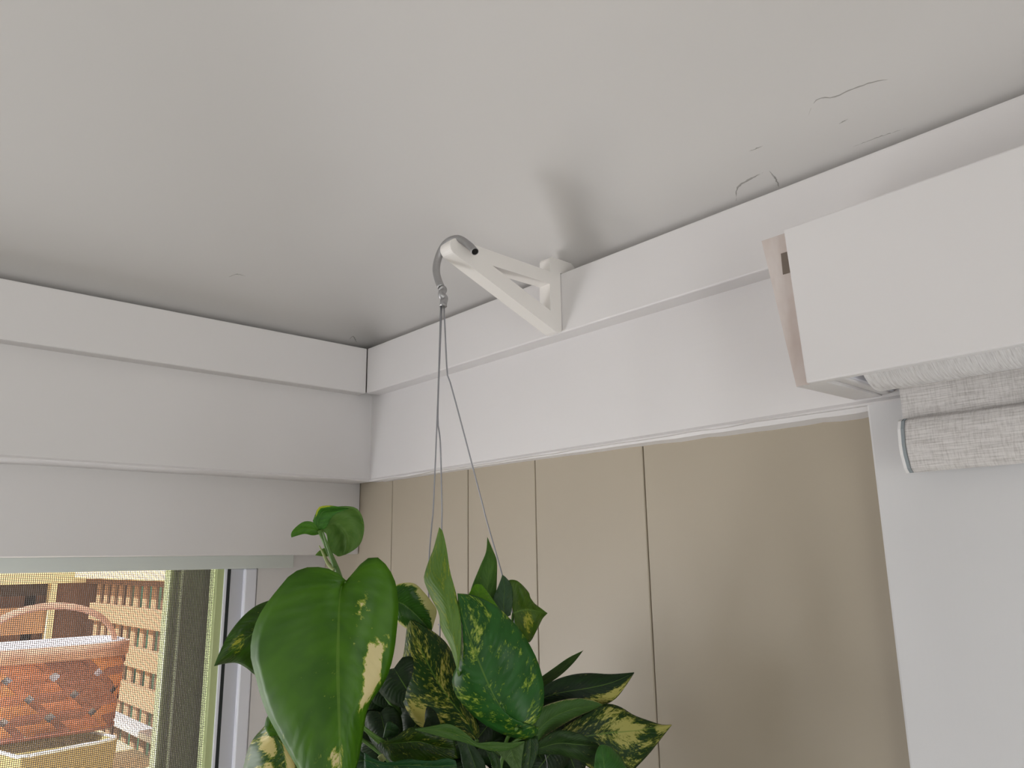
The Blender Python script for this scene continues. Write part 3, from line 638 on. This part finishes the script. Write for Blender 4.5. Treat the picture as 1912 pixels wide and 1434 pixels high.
for i,(zt_,zb_) in enumerate(((-.165,-.27),(-.33,-.43),(-.49,-.6))): obj('plank',B(-2.36,-2.32,-3.2,pxy(91),zb_,zt_),M_wood1,bf,bevel=.003)
y=-3.1
while y<pxy(90): obj('slat',B(-2.40,-2.37,y,y+.09,-.65,-.08),M_wood2,bf); y+=.13
obj('back_board',B(-2.44,-2.42,-3.2,.0,-2.1,-.08),M_dark,bf)
obj('post',B(-2.44,-2.36,-1.02,-.90,-2.1,-.07),M_dark,bf)
for i,(hx,hy,hr) in enumerate(((-3.9,1.1,.75),(-2.3,1.1,.62),(-.9,1.0,.55),(-4.4,-.6,.75),(-4.3,-2.3,.75))):
    bm=bmesh.new(); bmesh.ops.create_icosphere(bm,subdivisions=4,radius=1); rr=random.Random(i)
    for v_ in bm.verts:
        n_=v_.co.normalized(); k_=1+.09*math.sin(n_.x*9+i)*math.sin(n_.y*11)+.06*math.sin(n_.z*17+n_.x*13)+rr.uniform(-.06,.06)
        v_.co=Vector((hx+n_.x*hr*k_,hy+n_.y*hr*k_,-.85+n_.z*1.2*k_))
    h=thing('garden_shrub',('farthest green shrub behind the slatted side fence','middle green shrub seen through the side fence slats','nearest green shrub close to the house behind the side fence','green shrub behind the brown back fence, near the fence corner','green shrub behind the brown back fence, well left of the fence corner')[i],'shrub',(hx,hy,-2.1),group='shrubs behind the fences')
    obj('foliage',bm,M_hedge,h,smooth=False)
# tray / planter box under the basket
tb=thing('khaki_planter_box','khaki box with a white rolled lip, underneath the woven basket','box',(-1.0,-.3,BT))
z_=-.455; p0=on(39,1415,2,z_); p1=on(221,1378,2,z_); dv=(p1-p0); dv.z=0; ln=dv.length; ux=dv.normalized(); uy=Vector((-ux.y,ux.x,0)); 
if uy.x>0: uy=-uy
def ring(inset,z,depth=.22):
    a_=p0+ux*inset+uy*inset; b_=p0+ux*(ln-inset)+uy*inset; c_=b_+uy*(depth-2*inset); d_=a_+uy*(depth-2*inset)
    return [Vector((q.x,q.y,z)) for q in (a_,b_,c_,d_)]
bm=bmesh.new(); o1=[bm.verts.new(p) for p in ring(.008,BT+.001)]; o2=[bm.verts.new(p) for p in ring(0,z_)]; i2=[bm.verts.new(p) for p in ring(.006,z_)]; i1=[bm.verts.new(p) for p in ring(.012,z_-.012)]
for a_,b_ in ((o1,o2),(o2,i2),(i2,i1)):
    for q in range(4): bm.faces.new((a_[q],a_[(q+1)%4],b_[(q+1)%4],b_[q]))
bm.faces.new(o1); bm.faces.new(i1)
obj('box_body',bm,M_khaki,tb,bevel=.006,seg=3)
bm=bmesh.new(); R_=ring(0,z_); pts=[]
for q in range(4):
    a_,b_=R_[q],R_[(q+1)%4]; 
    for t_ in (.08,.35,.65,.92): pts.append(a_.lerp(b_,t_))
pts.append(pts[0]); tube(bm,catmull(pts,90),.0045,8); obj('rolled_lip',bm,M_whitelip,tb,smooth=True)
#obj('lid',B(min(v.x for v in ring(.02,0)),max(v.x for v in ring(.02,0)),min(v.y for v in ring(.02,0)),max(v.y for v in ring(.02,0)),z_-.01,z_-.004),M_whitelip,tb) if False else None

# woven basket
bk=thing('woven_splint_basket','woven splint basket with a bent wood handle and a white liner','basket',(-1.12,-.315,-.44))
cx_,cy_=-1.12,-.315; HX,HY=.12,.195
def ell(a,r=0,z=-.3):
    tz=(z+.44)/.23; s_=.90+.10*tz; e_=.55
    c_,s2=math.cos(a),math.sin(a)
    x=abs(c_)**e_*math.copysign(1,c_)*(HX*s_+r); y=abs(s2)**e_*math.copysign(1,s2)*(HY*s_+r)
    return Vector((cx_+x,cy_+y,z))
# perimeter parameterisation by arc length
tab=[];L=0;prev=None
for i in range(721):
    a=2*math.pi*i/720; p=ell(a); 
    if prev is not None: L+=(p-prev).length
    tab.append((L,a)); prev=p
def per(s,r,z):
    s=s%L; lo,hi=0,720
    while hi-lo>1:
        md=(lo+hi)//2
        if tab[md][0]<=s: lo=md
        else: hi=md
    f_=(s-tab[lo][0])/max(1e-9,tab[hi][0]-tab[lo][0]); return ell(tab[lo][1]+(tab[hi][1]-tab[lo][1])*f_,r,z)
zb_,zt_=-.439,-.235; Hh=zt_-zb_; NS=10; pw=L/NS; wd=pw*.76
for fam in (1,-1):
    for i in range(NS):
        bm=bmesh.new(); n_=26; rows=[]
        for j in range(n_+1):
            t_=j/n_; sc=i*pw+fam*t_*Hh*1.05; rad=.0016*math.cos(2*math.pi*(t_*Hh*2.1/pw)+(0 if fam==1 else math.pi))
            rows.append([bm.verts.new(per(sc+o_*wd/2,rad+.002,zb_+t_*Hh)) for o_ in (-1,-.33,.33,1)])
        for j in range(n_):
            for q in range(3): bm.faces.new((rows[j][q],rows[j][q+1],rows[j+1][q+1],rows[j+1][q]))
        o=obj('splint',bm,M_sp[(i*2+(fam>0))%3],bk,recalc=False); so=o.modifiers.new('t','SOLIDIFY'); so.thickness=.001
def band(name,z0,z1,r,mat,th):
    bm=bmesh.new(); n_=120; rr=[]
    for i in range(n_):
        s_=L*i/n_; rr.append([bm.verts.new(per(s_,r,z0)),bm.verts.new(per(s_,r,z1))])
    for i in range(n_):
        a_,b_=rr[i],rr[(i+1)%n_]; bm.faces.new((a_[0],b_[0],b_[1],a_[1]))
    o=obj(name,bm,mat,bk,recalc=False,smooth=True); so=o.modifiers.new('t','SOLIDIFY'); so.thickness=th
    return o
band('rim_band',-.250,-.212,.006,M_rim,.002); band('rim_band',-.250,-.212,-.003,M_rim,.002); band('foot_band',-.44,-.432,.004,M_sp[1],.002)
li=band('liner',-.43,-.208,-.009,M_liner,.001)
bm=bmesh.new(); vs=[bm.verts.new(per(L*i/60,-.01,-.42)) for i in range(60)]; bm.faces.new(vs); obj('basket_floor',bm,M_liner,bk)
hh=[]
for i in range(41):
    a=math.pi*i/40; hh.append(Vector((cx_,cy_+.175*math.cos(a),-.25+.138*math.sin(a)**.8)))
bm=bmesh.new(); tube(bm,hh,.006,10,rfun=lambda t:(.0025,.011)); obj('handle',bm,M_rim,bk,smooth=True)
